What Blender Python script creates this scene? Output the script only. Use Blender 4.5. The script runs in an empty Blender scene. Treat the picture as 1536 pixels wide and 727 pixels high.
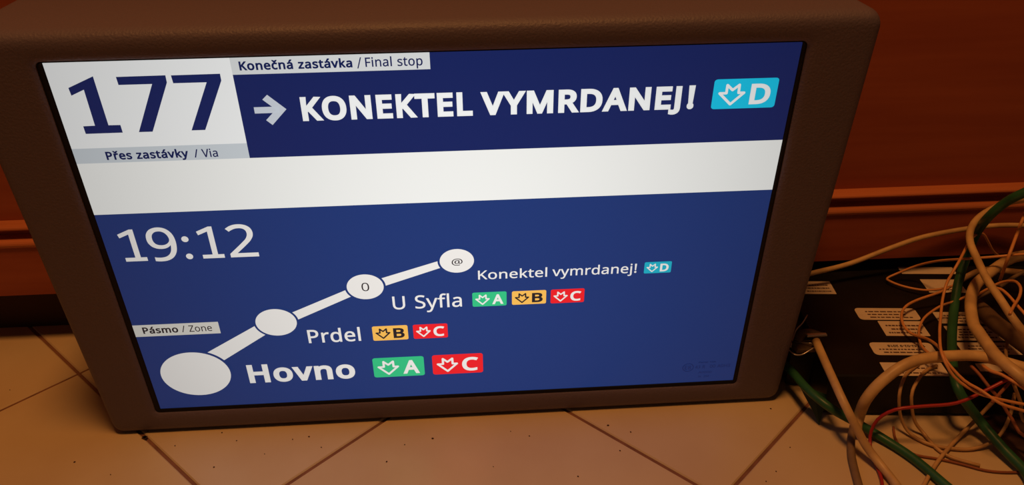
import bpy, math, random
from mathutils import Vector, Matrix
random.seed(7)
scene = bpy.context.scene
col = scene.collection
PI = math.pi

# ---------------------------------------------------------------- camera
F = 1259.81                      # focal length in pixels of the 1536 px wide frame
CAM = Vector((0.29624, -0.64201, 0.56069))
R = Matrix.Rotation(-0.06386, 3, 'Z') @ Matrix.Rotation(1.05311, 3, 'X') @ Matrix.Rotation(-0.00873, 3, 'Z')
cd = bpy.data.cameras.new('camera')
cd.sensor_width = 36; cd.lens = F / 1536 * 36; cd.clip_start = .01
cam = bpy.data.objects.new('camera', cd); col.objects.link(cam)
cam.matrix_world = Matrix.Translation(CAM) @ R.to_4x4()
scene.camera = cam

# ---------------------------------------------------------------- light
scene.view_settings.view_transform = 'Standard'
scene.view_settings.look = 'None'
scene.view_settings.gamma = 1
scene.view_settings.exposure = 0
scene.view_settings.use_curve_mapping = False
w = bpy.data.worlds.new('world'); scene.world = w; w.use_nodes = True
bg = w.node_tree.nodes['Background']
bg.inputs[0].default_value = (.55, .38, .28, 1); bg.inputs[1].default_value = .035
def area(name, loc, target, size, power, color):
    l = bpy.data.lights.new(name, 'AREA'); l.shape = 'DISK'; l.size = size; l.energy = power; l.color = color
    o = bpy.data.objects.new(name, l); col.objects.link(o); o.location = loc
    o.rotation_euler = (Vector(target) - Vector(loc)).to_track_quat('-Z', 'Y').to_euler()
    return o
area('ceiling_lamp', (.22, -.42, 2.2), (.25, -.2, 0), .36, 18, (1, .41, .11))

# ---------------------------------------------------------------- materials
def mat(name, c, rough=.5, spec=.5, var=0, scale=20, bump=0, bscale=200, c2=None, stretch=None, metallic=0, emit=None):
    m = bpy.data.materials.new(name); m.use_nodes = True; nt = m.node_tree; b = nt.nodes['Principled BSDF']
    b.inputs['Base Color'].default_value = (*c, 1); b.inputs['Roughness'].default_value = rough
    b.inputs['Specular IOR Level'].default_value = spec; b.inputs['Metallic'].default_value = metallic
    if emit:
        b.inputs['Emission Color'].default_value = (*emit, 1); b.inputs['Emission Strength'].default_value = 1
    if var or bump:
        tc = nt.nodes.new('ShaderNodeTexCoord'); mp = nt.nodes.new('ShaderNodeMapping')
        nt.links.new(tc.outputs['Object'], mp.inputs['Vector'])
        if stretch: mp.inputs['Scale'].default_value = stretch
    if var:
        n = nt.nodes.new('ShaderNodeTexNoise'); n.inputs['Scale'].default_value = scale; n.inputs['Detail'].default_value = 5
        nt.links.new(mp.outputs[0], n.inputs['Vector'])
        r = nt.nodes.new('ShaderNodeValToRGB')
        r.color_ramp.elements[0].position = .35; r.color_ramp.elements[1].position = .68
        d = c2 or tuple(x * (1 - var) for x in c)
        r.color_ramp.elements[0].color = (*d, 1); r.color_ramp.elements[1].color = (*c, 1)
        nt.links.new(n.outputs['Fac'], r.inputs[0]); nt.links.new(r.outputs[0], b.inputs['Base Color'])
    if bump:
        n2 = nt.nodes.new('ShaderNodeTexNoise'); n2.inputs['Scale'].default_value = bscale; n2.inputs['Detail'].default_value = 3
        nt.links.new(mp.outputs[0], n2.inputs['Vector'])
        bp = nt.nodes.new('ShaderNodeBump'); bp.inputs['Strength'].default_value = bump; bp.inputs['Distance'].default_value = .001
        nt.links.new(n2.outputs['Fac'], bp.inputs['Height']); nt.links.new(bp.outputs[0], b.inputs['Normal'])
    return m
def s2l(*c):
    return tuple((x / 255 / 12.92 if x <= 10 else ((x / 255 + .055) / 1.055) ** 2.4) for x in c)
def lit(name, *c):               # something shown by the lit display
    m = mat(name, (.01, .01, .012), .32, .45, emit=s2l(*c)); nt = m.node_tree; N = nt.nodes; K = nt.links.new
    # the emission is strongest in the middle of the glass: 1 / (1 + .58 x^2 + .12 y^2)
    tc = N.new('ShaderNodeTexCoord'); mp = N.new('ShaderNodeMapping'); mp.inputs['Location'].default_value = (-.02, 0, -.215)
    K(tc.outputs['Object'], mp.inputs['Vector']); sx = N.new('ShaderNodeSeparateXYZ'); K(mp.outputs[0], sx.inputs[0]); acc = None
    for ax, half, k in ((0, .28, .58), (2, .175, .12)):
        d = N.new('ShaderNodeMath'); d.operation = 'MULTIPLY'; K(sx.outputs[ax], d.inputs[0]); d.inputs[1].default_value = 1 / half
        q = N.new('ShaderNodeMath'); q.operation = 'MULTIPLY'; K(d.outputs[0], q.inputs[0]); K(d.outputs[0], q.inputs[1])
        a = N.new('ShaderNodeMath'); a.operation = 'MULTIPLY_ADD'; K(q.outputs[0], a.inputs[0]); a.inputs[1].default_value = k
        if acc: K(acc.outputs[0], a.inputs[2])
        else: a.inputs[2].default_value = 1
        acc = a
    v = N.new('ShaderNodeMath'); v.operation = 'DIVIDE'; v.inputs[0].default_value = 1; K(acc.outputs[0], v.inputs[1])
    K(v.outputs[0], N['Principled BSDF'].inputs['Emission Strength'])
    return m
M = dict(
    housing=mat('housing_plastic', (.145, .117, .16), .5, .35, bump=.55, bscale=520),
    gasket=mat('black_gasket', (.006, .006, .007), .5, .2),
    slot=mat('dark_slot', (.01, .008, .007), .8),
    tile=mat('beige_tile', (.70, .56, .36), .34, .4, var=.12, scale=9, c2=(.64, .49, .30)),
    grout=mat('brown_grout', (.27, .12, .07), .9, var=.3, scale=60),
    wood=mat('red_brown_wood', (.43, .11, .05), .42, .3, var=.3, scale=7, stretch=(.5, 3, 9), c2=(.35, .08, .037)),
    bead=mat('moulding_wood', (.62, .20, .08), .38, .35, var=.25, scale=7, stretch=(.5, 3, 9)),
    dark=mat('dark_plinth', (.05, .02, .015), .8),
    box=mat('black_box_metal', (.012, .010, .010), .45, .3, var=.4, scale=30),
    label=mat('paper_label', (.78, .66, .52), .6, .3, var=.1, scale=60),
    ink=mat('label_ink', (.10, .05, .04), .7),
    beige=mat('beige_sheath', (.80, .55, .25), .42, .4, var=.3, scale=45, c2=(.55, .36, .17)),
    dull=mat('dusty_sheath', (.25, .16, .09), .7, .3, var=.35, scale=40),
    brown=mat('brown_sheath', (.17, .10, .06), .8, .2, var=.3, scale=40),
    green=mat('green_sheath', (.03, .14, .06), .4, .4, var=.3, scale=40),
    dgreen=mat('dark_green_sheath', (.008, .05, .028), .5, .4, var=.3, scale=60),
    orange=mat('orange_wire', (.82, .37, .13), .4, .4, var=.2, scale=60),
    pale=mat('pale_wire', (.68, .42, .19), .45, .4, var=.25, scale=60),
    rust=mat('rust_wire', (.35, .12, .06), .5, .3, var=.2, scale=60),
    red=mat('red_wire', (.40, .025, .025), .35, .5),
    steel=mat('tinned_wire', (.7, .65, .6), .35, .5, metallic=.8),
    plug=mat('dusty_plug', (.18, .12, .07), .6, .3, var=.4, scale=120),
    crumb=mat('dirt', (.05, .015, .008), .9),
    white=lit('lit_white', 241, 242, 241), band=lit('lit_band', 240, 240, 236), disc=lit('lit_disc', 237, 233, 228),
    grey=lit('lit_grey', 200, 207, 212), pale_grey=lit('lit_pale_grey', 214, 217, 217), zone=lit('lit_zone', 214, 210, 201),
    arrow=lit('lit_arrow', 199, 205, 214),
    top=lit('lit_navy', 6, 35, 93), blue=lit('lit_blue', 20, 54, 115), print=lit('lit_print', 10, 32, 84),
    cyan=lit('lit_cyan', 5, 198, 234), teal=lit('lit_teal', 20, 175, 198), green_l=lit('lit_green', 46, 192, 130),
    amber=lit('lit_amber', 248, 188, 88), red_l=lit('lit_red', 238, 32, 42), black=lit('lit_dark', 38, 34, 40))

# ---------------------------------------------------------------- helpers
class MB:
    def __init__(s): s.v = []; s.f = []; s.m = []; s.mats = []
    def mi(s, m):
        if m not in s.mats: s.mats.append(m)
        return s.mats.index(m)
    def add(s, V, Fc, m):
        b = len(s.v); k = s.mi(m); s.v += [tuple(p) for p in V]
        for f in Fc: s.f.append([b + i for i in f]); s.m.append(k)
    def box(s, a, b, m, bev=0):
        x0, y0, z0 = a; x1, y1, z1 = b; e = bev
        if not e:
            V = [(x, y, z) for z in (z0, z1) for y in (y0, y1) for x in (x0, x1)]
            s.add(V, [(0, 2, 3, 1), (4, 5, 7, 6), (0, 1, 5, 4), (2, 6, 7, 3), (0, 4, 6, 2), (1, 3, 7, 5)], m); return
        def ring(i, z): return [(x0 + i, y0 + i, z), (x1 - i, y0 + i, z), (x1 - i, y1 - i, z), (x0 + i, y1 - i, z)]
        V = ring(0, z0) + ring(0, z1 - e) + ring(e, z1)
        Fc = [(3, 2, 1, 0), (8, 9, 10, 11)] + [(r * 4 + i, r * 4 + (i + 1) % 4, r * 4 + 4 + (i + 1) % 4, r * 4 + 4 + i) for r in (0, 1) for i in range(4)]
        s.add(V, Fc, m)
    def rings(s, rs, m, cap0=False, cap1=False, closed=True):
        n = len(rs[0]); V = [p for r in rs for p in r]; Fc = []
        for j in range(len(rs) - 1):
            for i in range(n if closed else n - 1):
                a = j * n + i; b = j * n + (i + 1) % n
                Fc.append((a, b, b + n, a + n))
        if cap0: Fc.append(tuple(range(n))[::-1])
        if cap1: Fc.append(tuple((len(rs) - 1) * n + i for i in range(n)))
        s.add(V, Fc, m)
    def build(s, name, parent=None, smooth=False, loc=None):
        me = bpy.data.meshes.new(name); me.from_pydata(s.v, [], s.f)
        for m in s.mats: me.materials.append(M[m])
        me.polygons.foreach_set('material_index', s.m)
        if smooth: me.polygons.foreach_set('use_smooth', [True] * len(s.f))
        me.update()
        o = bpy.data.objects.new(name, me); col.objects.link(o)
        if parent: o.parent = parent
        if loc: o.location = loc
        return o
def tag(o, label=None, cat=None, group=None, kind=None):
    for k, v in (('label', label), ('category', cat), ('group', group), ('kind', kind)):
        if v: o[k] = v
    return o
def empty(name, loc, rz=0):
    o = bpy.data.objects.new(name, None); col.objects.link(o); o.location = loc; o.rotation_euler = (0, 0, rz)
    o.empty_display_size = .05; return o
def ray(px, py): return R @ Vector(((px - 768) / F, -(py - 363.5) / F, -1))
def at(px, py, z=0, ymax=None):  # the point of the place at height z that is seen at px, py
    d = ray(px, py); p = CAM + d * ((z - CAM.z) / d.z)
    if ymax is not None and (p.y > ymax or d.z >= 0): p = CAM + d * ((ymax - CAM.y) / d.y)
    return p

# ---------------------------------------------------------------- floor
fl = empty('floor', (0, 0, 0)); tag(fl, kind='structure')
b = MB(); b.box((-1.7, -2.4, -.03), (2.5, .9, -.0016), 'grout'); b.build('grout_bed', fl)
S = .30025; PH = -.80515; OV = -.0193; OU = -.15411   # fitted tile size, turn and offsets
E1 = Vector((math.cos(PH), math.sin(PH), 0)); E2 = Vector((-math.sin(PH), math.cos(PH), 0))
# lines of family one lie at e2 = OFF2 + n S, of family two at e1 = OFF1 + n S
OFF2, OFF1 = -.0193, -.15411
b = MB(); h = S / 2 - .0017
b.box((-h, -h, -.02), (h, h, 0), 'tile', .0012)
tile0 = None; cnt = 0
for i in range(-12, 14):
    for j in range(-12, 14):
        c = E1 * (OFF1 + (i + .5) * S) + E2 * (OFF2 + (j + .5) * S)
        if not (-1.3 < c.x < 2.0 and -1.75 < c.y < .5): continue
        if tile0 is None: o = tile0 = b.build('tile', fl)
        else: o = tile0.copy(); col.objects.link(o)
        o.location = (c.x, c.y, 0); o.rotation_euler = (0, 0, PH + PI / 2 * ((i * 7 + j * 3) % 4)); cnt += 1

# ---------------------------------------------------------------- wooden wall
b = MB(); b.box((-1.6, .162, .128), (2.4, .21, 2.3), 'wood'); tag(b.build('wall_back'), kind='structure')
b = MB(); b.box((-1.6, .150, .068), (2.4, .21, .128), 'wood', 0); tag(b.build('trim_1'), kind='structure')
def bead(name, prof):
    b = MB(); b.rings([[(x, y, z) for y, z in prof] for x in (-1.6, 2.4)], 'bead', True, True); tag(b.build(name), kind='structure')
def half(y, z, ry, rz):          # a rounded bead against the board behind it
    return [(y - ry * math.sin(PI * t / 8), z + rz * math.cos(PI * t / 8)) for t in range(9)]
bead('trim_2', [(.166, .1535)] + half(.158, .1480, .0085, .0036) + [(.166, .143)])
bead('trim_3', [(.166, .1365)] + half(.153, .1300, .0055, .0047) + [(.166, .1245)])
b = MB(); b.box((-1.6, .19, .0), (2.4, .21, .068), 'dark'); tag(b.build('baseboard_back'), kind='structure')

# ---------------------------------------------------------------- display monitor
TH = -.09445; V0 = .02954        # forward lean; height of the picture's lower edge on the face
UP = Vector((0, math.sin(TH), math.cos(TH))); OUT = Vector((0, -math.cos(TH), math.sin(TH)))
def L(u, v, wd=0): return Vector((u, 0, 0)) + UP * v + OUT * wd
mon = empty('display_monitor', (.278, .04, 0))
tag(mon, 'large passenger information display in grey-brown plastic housing standing on the tiles, lit blue and white', 'display')
MO = Vector((.278, .04, 0))
def rrect(u0, u1, v0, v1, r, n=6, taper=0):
    P = []
    for cx, cy, a0 in ((u1 - r, v0 + r, -90), (u1 - r, v1 - r, 0), (u0 + r, v1 - r, 90), (u0 + r, v0 + r, 180)):
        for k in range(n + 1):
            a = math.radians(a0 + 90 * k / n); P.append((cx + r * math.cos(a), cy + r * math.sin(a)))
    if taper:
        def side(u, v):
            if u > .278: return .278 + (u - .278) * (1 - taper * ((v - .3) / .3) ** 2)
            return .278 + (u - .278) * (1 - taper * (1 - (max(v, 0) / .4025) ** 1.5))
        P = [(side(u, v), v) for u, v in P]
    return P
O = (-.0615, .6150, 0.0, .4025)
def outer(i, wd, r): return [L(u, v, wd) - MO for u, v in rrect(O[0] + i, O[1] - i, O[2] + i, O[3] - i, max(r - i, .004), taper=.03)]
A = (-.0045, .5583, .0262, .3805)
def inner(i, wd): return [L(u, v, wd) - MO for u, v in rrect(A[0] - i, A[1] + i, A[2] - i, A[3] + i, .004 + i)]
rs = [inner(0, -.001), inner(0, .0008), inner(.0006, .0018), inner(.0022, .0028), inner(.0045, .0036), inner(.008, .004)]
rs += [outer(i, wd, .013) for i, wd in ((.010, .004), (.0065, .0034), (.0038, .002), (.0018, -.0005), (.0005, -.0038), (0, -.0075))]
back = [Vector((u, .108, v * .995)) - MO for u, v in rrect(O[0], O[1], .001, O[3], .013, taper=.03)]
back2 = [Vector((.278 + (u - .278) * .985, .112, .003 + v * .98)) - MO for u, v in rrect(O[0], O[1], .001, O[3], .013, taper=.03)]
b = MB(); b.rings(rs + [back, back2], 'housing', cap1=True)
ho = b.build('housing', mon, smooth=True)
b = MB()                          # the black rubber line around the glass
g0 = [L(u, v, -.001) - MO for u, v in rrect(-.0049, .5587, .0258, .3809, .004)]
g1 = [L(u, v, .0016) - MO for u, v in rrect(-.0043, .5581, .0264, .3803, .004)]
g2 = [L(u, v, .0012) - MO for u, v in rrect(-.0020, .5562, .0283, .3799, .003)]
g3 = [L(u, v, -.0004) - MO for u, v in rrect(-.0006, .5553, .0292, .3797, .002)]
b.rings([g0, g1, g2, g3], 'gasket'); b.build('gasket', mon, smooth=True)
b = MB(); q0 = at(45, 10, .4); q1 = at(168, 9, .4)
zt = .4002
b.box((q0.x, q0.y - .0006, zt - .003), (q1.x, q1.y + .0006, zt + .0004), 'slot'); b.build('seam_slot', mon).location = -MO

# ---- the picture on the screen: millimetres, u to the right, v up from its lower left corner
def SP(u, v, k): return L(u / 1000, V0 + v / 1000, .00008 * k) - MO
b = MB(); b.box((0, 0, 0), (1, 1, 1), 'gasket')
b.v = []; b.f = []; b.m = []
c8 = [L(u, v, wd) - MO for wd in (-.004, 0) for u, v in ((-.004, .0265), (.558, .0265), (.558, .380), (-.004, .380))]
b.add(c8, [(3, 2, 1, 0), (4, 5, 6, 7), (0, 1, 5, 4), (1, 2, 6, 5), (2, 3, 7, 6), (3, 0, 4, 7)], 'gasket')
b.add([SP(0, 0, 1), SP(555, 0, 1), SP(555, 350.2, 1), SP(0, 350.2, 1)], [(0, 1, 2, 3)], 'blue')
screen = b.build('screen', mon)
tag(screen, 'blue lit screen with white route print')
class PB(MB):                     # flat print
    def poly(s, pts, m, k=2): s.add([SP(u, v, k) for u, v in pts], [tuple(range(len(pts)))], m)
    def rect(s, u0, u1, v0, v1, m, k=2): s.poly([(u0, v0), (u1, v0), (u1, v1), (u0, v1)], m, k)
    def ell(s, cu, cv, ru, rv, m, k=4, n=56): s.poly([(cu + ru * math.cos(2 * PI * i / n), cv + rv * math.sin(2 * PI * i / n)) for i in range(n)], m, k)
    def stroke(s, pts, wd, m, k=3, closed=False):
        n = len(pts)
        for i in range(n if closed else n - 1):
            (x0, y0), (x1, y1) = pts[i], pts[(i + 1) % n]; dx, dy = x1 - x0, y1 - y0; l = math.hypot(dx, dy) or 1
            nx, ny = -dy / l * wd / 2, dx / l * wd / 2
            s.poly([(x0 - nx, y0 - ny), (x1 - nx, y1 - ny), (x1 + nx, y1 + ny), (x0 + nx, y0 + ny)], m, k)
        for x, y in (pts if closed else pts[1:-1]): s.ell(x, y, wd / 2, wd / 2, m, k, 10)
GLYPHS = {"!":[216,[[131,161,85,161,65,573,151,573],[58,43,59,61,64,75,72,85,83,92,94,96,107,97,120,96,132,92,142,85,151,75,156,61,157,43,156,26,151,12,142,2,132,-6,120,-10,107,-11,94,-10,83,-6,72,2,64,12,59,26]]],
"(":[241,[[32,220,33,263,38,306,45,348,54,389,67,429,83,468,103,504,125,540,150,573,217,573,182,521,154,465,132,407,116,346,107,284,103,221,105,179,109,139,116,98,126,58,139,19,154,-20,172,-57,192,-92,216,-127,150,-127,125,-94,103,-60,83,-24,67,14,54,53,45,94,38,135,33,177]]],
")":[241,[[209,220,207,177,203,135,196,94,186,53,173,14,158,-24,139,-60,116,-94,91,-127,25,-127,48,-92,69,-57,87,-20,102,19,114,58,124,98,131,139,136,179,137,221,136,263,131,304,124,346,114,386,102,426,87,465,69,503,48,539,24,573,91,573,116,540,139,504,158,468,173,429,186,389,196,348,203,306,207,263]]],
",":[215,[[154,84,136,23,111,-42,85,-103,33,-103,49,-38,63,31,73,93,148,93]]],
"-":[258,[[32,184,32,246,226,246,226,184]]],
".":[215,[[58,43,59,61,64,75,72,85,82,92,94,96,107,97,120,96,132,92,142,85,151,75,156,61,157,43,156,26,151,12,142,2,132,-6,120,-10,107,-11,94,-10,82,-6,72,2,64,12,59,26]]],
"/":[298,[[290,573,77,0,8,0,221,573]]],
"0":[459,[[419,287,418,242,415,201,409,163,401,128,390,97,376,70,359,47,339,27,316,12,290,1,261,-6,229,-8,188,-4,153,8,122,27,97,54,76,88,60,129,48,176,42,229,39,287,41,346,48,399,58,446,73,486,93,520,119,547,149,566,186,578,229,581,269,578,304,566,335,547,361,520,382,486,399,446,410,399,417,346],[110,287,111,238,115,194,121,156,131,125,143,98,159,78,178,64,202,55,229,52,256,55,279,64,298,78,314,98,326,124,336,156,343,194,347,238,348,287,347,336,343,380,336,417,326,449,314,475,298,495,279,510,256,518,229,521,202,518,178,510,159,495,143,475,131,449,121,417,115,380,111,336]]],
"1":[459,[[285,0,216,0,216,400,216,439,217,470,219,499,196,477,169,455,108,405,71,452,226,573,285,573]]],
"2":[459,[[417,0,38,0,38,59,188,210,261,287,280,309,295,331,306,353,315,376,320,399,322,424,318,453,309,477,294,496,273,510,249,518,221,520,194,519,169,514,147,506,126,495,104,482,83,466,45,513,94,548,113,557,132,565,153,572,174,577,197,580,221,581,255,579,285,572,313,562,336,548,356,531,372,510,384,485,391,458,394,428,392,399,386,371,375,344,361,318,344,292,324,267,247,185,128,67,128,64,417,64]]],
"3":[459,[[395,439,394,414,389,392,381,372,370,355,356,339,340,326,321,316,300,307,277,302,277,298,319,290,353,276,379,255,398,229,409,198,413,163,410,131,403,101,390,74,371,50,348,30,318,14,283,2,241,-6,193,-8,164,-7,136,-5,110,-1,85,5,60,13,36,23,36,89,61,78,87,69,114,61,141,56,168,52,194,51,241,55,278,65,305,81,324,104,335,132,339,164,337,187,331,206,320,223,306,236,288,247,265,255,240,261,211,264,179,265,123,265,123,326,180,326,209,327,236,332,259,339,278,350,294,362,307,377,316,394,321,413,323,434,320,460,311,481,295,498,274,511,249,519,219,521,199,521,181,519,164,515,117,498,75,473,39,521,61,537,87,550,115,563,147,573,181,579,218,581,273,576,317,563,352,540,376,511,390,477]]],
"4":[459,[[443,130,359,130,359,0,291,0,291,130,17,130,17,190,286,576,359,576,359,193,443,193],[291,374,291,412,293,444,294,474,295,500,292,500,276,468,257,438,86,193,291,193]]],
"5":[459,[[221,351,258,349,292,342,322,331,349,316,371,297,389,274,402,247,410,217,413,183,410,145,402,111,387,81,368,54,343,32,314,15,280,2,242,-5,199,-8,170,-7,142,-4,116,0,91,6,70,14,51,23,51,90,71,79,95,70,121,62,148,57,174,53,200,52,227,54,252,58,274,65,293,76,310,89,323,106,333,126,339,149,341,176,337,210,325,239,306,262,279,279,243,289,197,292,146,288,99,280,64,302,86,573,373,573,373,508,146,508,132,342,169,348]]],
"6":[459,[[44,245,45,278,47,310,51,342,57,374,64,404,75,433,87,461,103,486,121,510,143,530,168,548,196,562,228,572,265,578,306,581,344,579,377,573,377,513,344,520,308,523,273,521,242,515,216,504,193,491,173,474,158,454,145,431,134,407,127,380,121,352,117,322,115,291,119,291,128,303,138,315,150,326,163,335,178,343,194,350,213,355,233,357,255,358,287,356,316,349,342,338,365,322,384,303,400,279,412,251,419,220,421,184,419,147,411,112,399,82,382,55,361,33,336,15,307,2,275,-5,239,-8,212,-6,187,-1,163,7,140,19,119,35,101,54,84,76,70,103,59,133,51,166,46,204],[238,51,270,55,297,66,320,84,337,109,348,143,351,184,348,218,339,247,324,271,302,289,274,300,241,303,217,301,195,296,175,287,157,276,143,263,131,248,122,232,117,215,115,198,116,181,119,163,123,146,129,129,137,114,146,99,158,85,170,74,185,64,201,57,219,53]]],
"7":[459,[[109,0,344,508,35,508,35,573,419,573,419,518,187,0]]],
"8":[459,[[229,581,261,579,291,574,318,565,341,553,362,538,378,519,390,497,398,472,400,443,399,421,394,401,385,383,374,367,361,352,346,338,329,325,310,314,291,303,314,291,335,279,355,265,373,250,389,234,401,216,411,196,417,173,419,148,416,118,408,90,395,65,378,44,356,26,330,11,300,1,267,-6,231,-8,192,-6,157,0,126,10,100,24,78,42,61,63,49,87,42,115,39,146,41,171,47,194,56,214,68,232,82,249,99,264,118,277,138,289,158,299,140,310,123,322,107,336,93,350,81,366,71,383,64,401,59,422,58,444,60,472,68,497,80,518,97,537,117,552,141,565,168,573,197,579],[108,145,112,119,121,96,138,76,161,60,192,51,229,48,265,51,295,60,319,76,336,96,346,120,350,148,348,166,343,182,335,197,324,211,310,223,293,235,274,246,253,256,229,265,217,270,194,260,174,249,157,237,142,225,130,212,121,197,114,182,110,164],[228,524,200,521,176,514,155,502,139,486,130,466,127,441,128,422,133,406,141,391,151,379,164,367,179,357,232,330,282,357,296,367,307,379,317,392,325,406,329,423,330,441,327,466,318,486,302,502,282,514,257,521]]],
"9":[459,[[417,328,416,295,414,263,410,231,405,199,397,168,387,139,374,112,358,86,340,63,318,42,293,25,265,11,232,0,195,-6,154,-8,117,-6,82,0,82,60,115,53,152,50,188,52,218,58,245,68,268,82,287,99,303,118,316,141,327,165,334,192,340,221,344,250,346,281,341,281,332,269,322,258,310,247,297,238,282,230,266,223,247,218,227,215,204,214,173,216,144,223,118,235,95,250,76,270,61,294,49,321,42,352,40,387,43,426,50,460,63,491,80,517,101,540,127,557,156,570,188,578,223,581,250,579,275,574,299,565,322,553,342,537,361,518,377,495,391,469,402,439,410,406,415,369],[223,521,192,518,165,507,142,488,124,463,113,429,110,388,113,354,122,325,137,301,158,284,186,273,220,269,244,271,266,276,286,285,304,296,318,310,330,325,339,341,344,358,346,374,345,392,342,409,338,426,332,443,324,459,315,474,304,487,291,499,277,508,260,516,242,520]]],
":":[215,[[58,43,59,61,64,75,72,85,82,92,94,96,107,97,120,96,132,92,142,85,151,75,156,61,157,43,156,26,151,12,142,2,132,-6,120,-10,107,-11,94,-10,82,-6,72,2,64,12,59,26],[58,387,59,405,64,419,72,429,82,436,94,440,107,441,120,440,132,436,142,429,151,419,156,405,157,387,156,369,151,355,142,345,132,338,120,333,107,332,94,333,82,338,72,345,64,355,59,369]]],
"@":[721,[[674,286,673,262,671,238,666,214,659,191,651,170,640,150,627,133,613,117,597,105,578,95,558,89,536,87,513,90,493,97,478,109,465,123,457,140,451,157,447,157,436,138,422,122,405,107,385,96,361,90,334,87,297,92,265,106,240,128,222,159,211,195,207,237,209,270,216,302,228,330,244,355,263,376,287,394,314,407,344,414,377,417,400,416,423,414,446,411,500,398,492,235,491,215,491,206,492,181,497,163,506,151,516,143,528,139,540,137,556,139,570,146,583,158,593,173,602,191,609,212,614,236,617,261,618,287,615,334,605,376,588,413,566,445,538,471,506,492,469,508,429,517,387,520,343,517,302,510,265,498,232,482,203,461,177,437,155,409,137,378,123,344,112,308,106,269,104,227,107,177,117,133,132,93,154,60,181,32,215,10,253,-6,298,-15,347,-18,379,-17,410,-14,441,-8,520,16,520,-38,496,-48,470,-55,442,-62,413,-67,381,-70,347,-71,287,-67,233,-56,185,-36,144,-9,110,25,82,65,62,112,50,166,47,225,49,273,57,319,70,363,88,404,110,440,137,474,169,502,204,527,244,547,288,561,335,570,387,573,427,570,465,564,502,553,535,538,566,519,593,496,617,469,637,439,653,406,665,369,672,329],[269,235,272,204,279,179,290,160,305,147,323,140,345,137,372,141,393,152,409,171,421,195,428,225,432,258,437,358,411,364,378,366,353,364,332,358,314,347,300,333,288,317,280,298,274,278,271,257]]],
"A":[512,[[437,0,368,177,141,177,73,0,0,0,224,575,289,575,512,0],[282,415,274,438,263,473,255,500,247,468,238,438,230,415,165,241,346,241]]],
"B":[521,[[241,573,307,569,361,558,404,541,434,515,453,478,459,431,457,409,453,389,446,371,437,354,424,340,409,328,392,317,372,309,350,304,350,300,373,295,395,288,415,279,433,267,448,253,461,236,470,215,476,191,478,163,475,130,467,100,454,74,436,52,413,33,385,19,354,8,318,2,279,0,78,0,78,573],[256,329,300,331,334,339,357,352,372,371,381,394,384,423,380,451,369,474,351,490,324,502,289,509,245,511,150,511,150,329],[150,269,150,61,265,61,311,64,346,74,371,91,388,112,398,138,401,168,399,188,395,205,388,221,377,235,362,247,344,256,321,263,293,267,260,269]]],
"C":[507,[[323,517,294,516,266,510,241,502,217,490,196,474,178,456,162,434,149,410,139,383,131,353,127,321,125,286,128,241,135,200,147,164,164,132,186,105,213,83,244,68,281,58,322,55,347,56,371,58,394,62,460,78,460,15,438,8,416,2,393,-2,369,-6,342,-7,312,-8,257,-4,208,8,166,28,130,56,101,90,78,131,62,178,52,230,49,287,51,329,57,369,67,406,81,440,99,471,120,499,145,523,174,543,206,559,242,571,281,578,324,581,353,580,381,577,409,572,435,565,460,557,482,547,453,486,394,508,372,513,348,516]]],
"D":[585,[[536,292,533,231,521,177,501,131,474,91,439,58,399,33,351,15,297,4,237,0,78,0,78,573,254,573,309,569,359,558,404,540,443,516,476,484,502,446,521,401,533,350],[460,289,457,337,449,379,435,415,416,444,391,469,361,487,327,500,287,508,244,511,150,511,150,62,228,62,299,68,357,87,402,119,434,164,454,220]]],
"E":[446,[[398,0,78,0,78,573,398,573,398,509,150,509,150,330,383,330,383,268,150,268,150,63,398,63]]],
"F":[416,[[150,0,78,0,78,573,398,573,398,509,150,509,150,306,383,306,383,243,150,243]]],
"H":[594,[[516,0,443,0,443,267,150,267,150,0,78,0,78,573,150,573,150,330,443,330,443,573,516,573]]],
"J":[219,[[-3,-152,-37,-150,-63,-142,-63,-81,-35,-87,-5,-89,8,-88,21,-85,33,-81,45,-74,54,-65,63,-53,69,-38,73,-19,74,3,74,573,146,573,146,9,144,-26,138,-56,128,-82,114,-104,96,-122,75,-135,52,-145,25,-150]]],
"K":[496,[[496,0,411,0,209,273,150,222,150,0,78,0,78,573,150,573,150,290,199,345,249,399,403,573,488,573,261,323]]],
"L":[420,[[78,0,78,573,150,573,150,64,400,64,400,0]]],
"M":[727,[[330,0,142,502,139,502,142,461,144,407,144,347,144,0,78,0,78,573,184,573,361,103,364,103,544,573,650,573,650,0,578,0,578,352,579,408,581,460,584,501,581,501,390,0]]],
"N":[609,[[532,0,447,0,141,476,138,476,141,432,143,378,144,320,144,0,78,0,78,573,161,573,467,99,470,99,468,137,466,193,464,249,464,573,532,573]]],
"O":[626,[[577,287,576,244,570,204,561,166,547,132,531,101,510,73,486,49,459,29,428,13,393,1,355,-6,314,-8,271,-6,232,1,196,13,165,29,138,49,114,73,94,101,78,132,65,167,56,204,51,245,49,288,52,344,62,396,78,442,100,482,130,517,166,545,208,565,258,577,314,581,369,577,417,565,459,545,495,517,524,483,547,442,564,396,574,344],[125,287,127,241,134,200,145,163,161,131,182,104,207,83,238,67,273,58,314,55,354,58,390,67,420,83,445,104,465,131,481,163,492,200,499,241,501,287,496,354,481,411,456,457,421,491,373,511,314,518,274,515,238,506,207,490,182,469,161,443,145,411,134,374,127,333]]],
"P":[485,[[229,573,297,568,352,553,393,528,421,495,439,454,444,404,443,381,439,358,433,336,423,316,411,296,395,278,375,262,351,249,324,238,292,230,256,225,216,223,150,223,150,0,78,0,78,573],[223,511,150,511,150,285,208,285,242,286,272,290,298,296,320,306,338,318,352,334,362,352,368,375,370,401,366,435,354,462,334,484,306,499,269,508]]],
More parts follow.
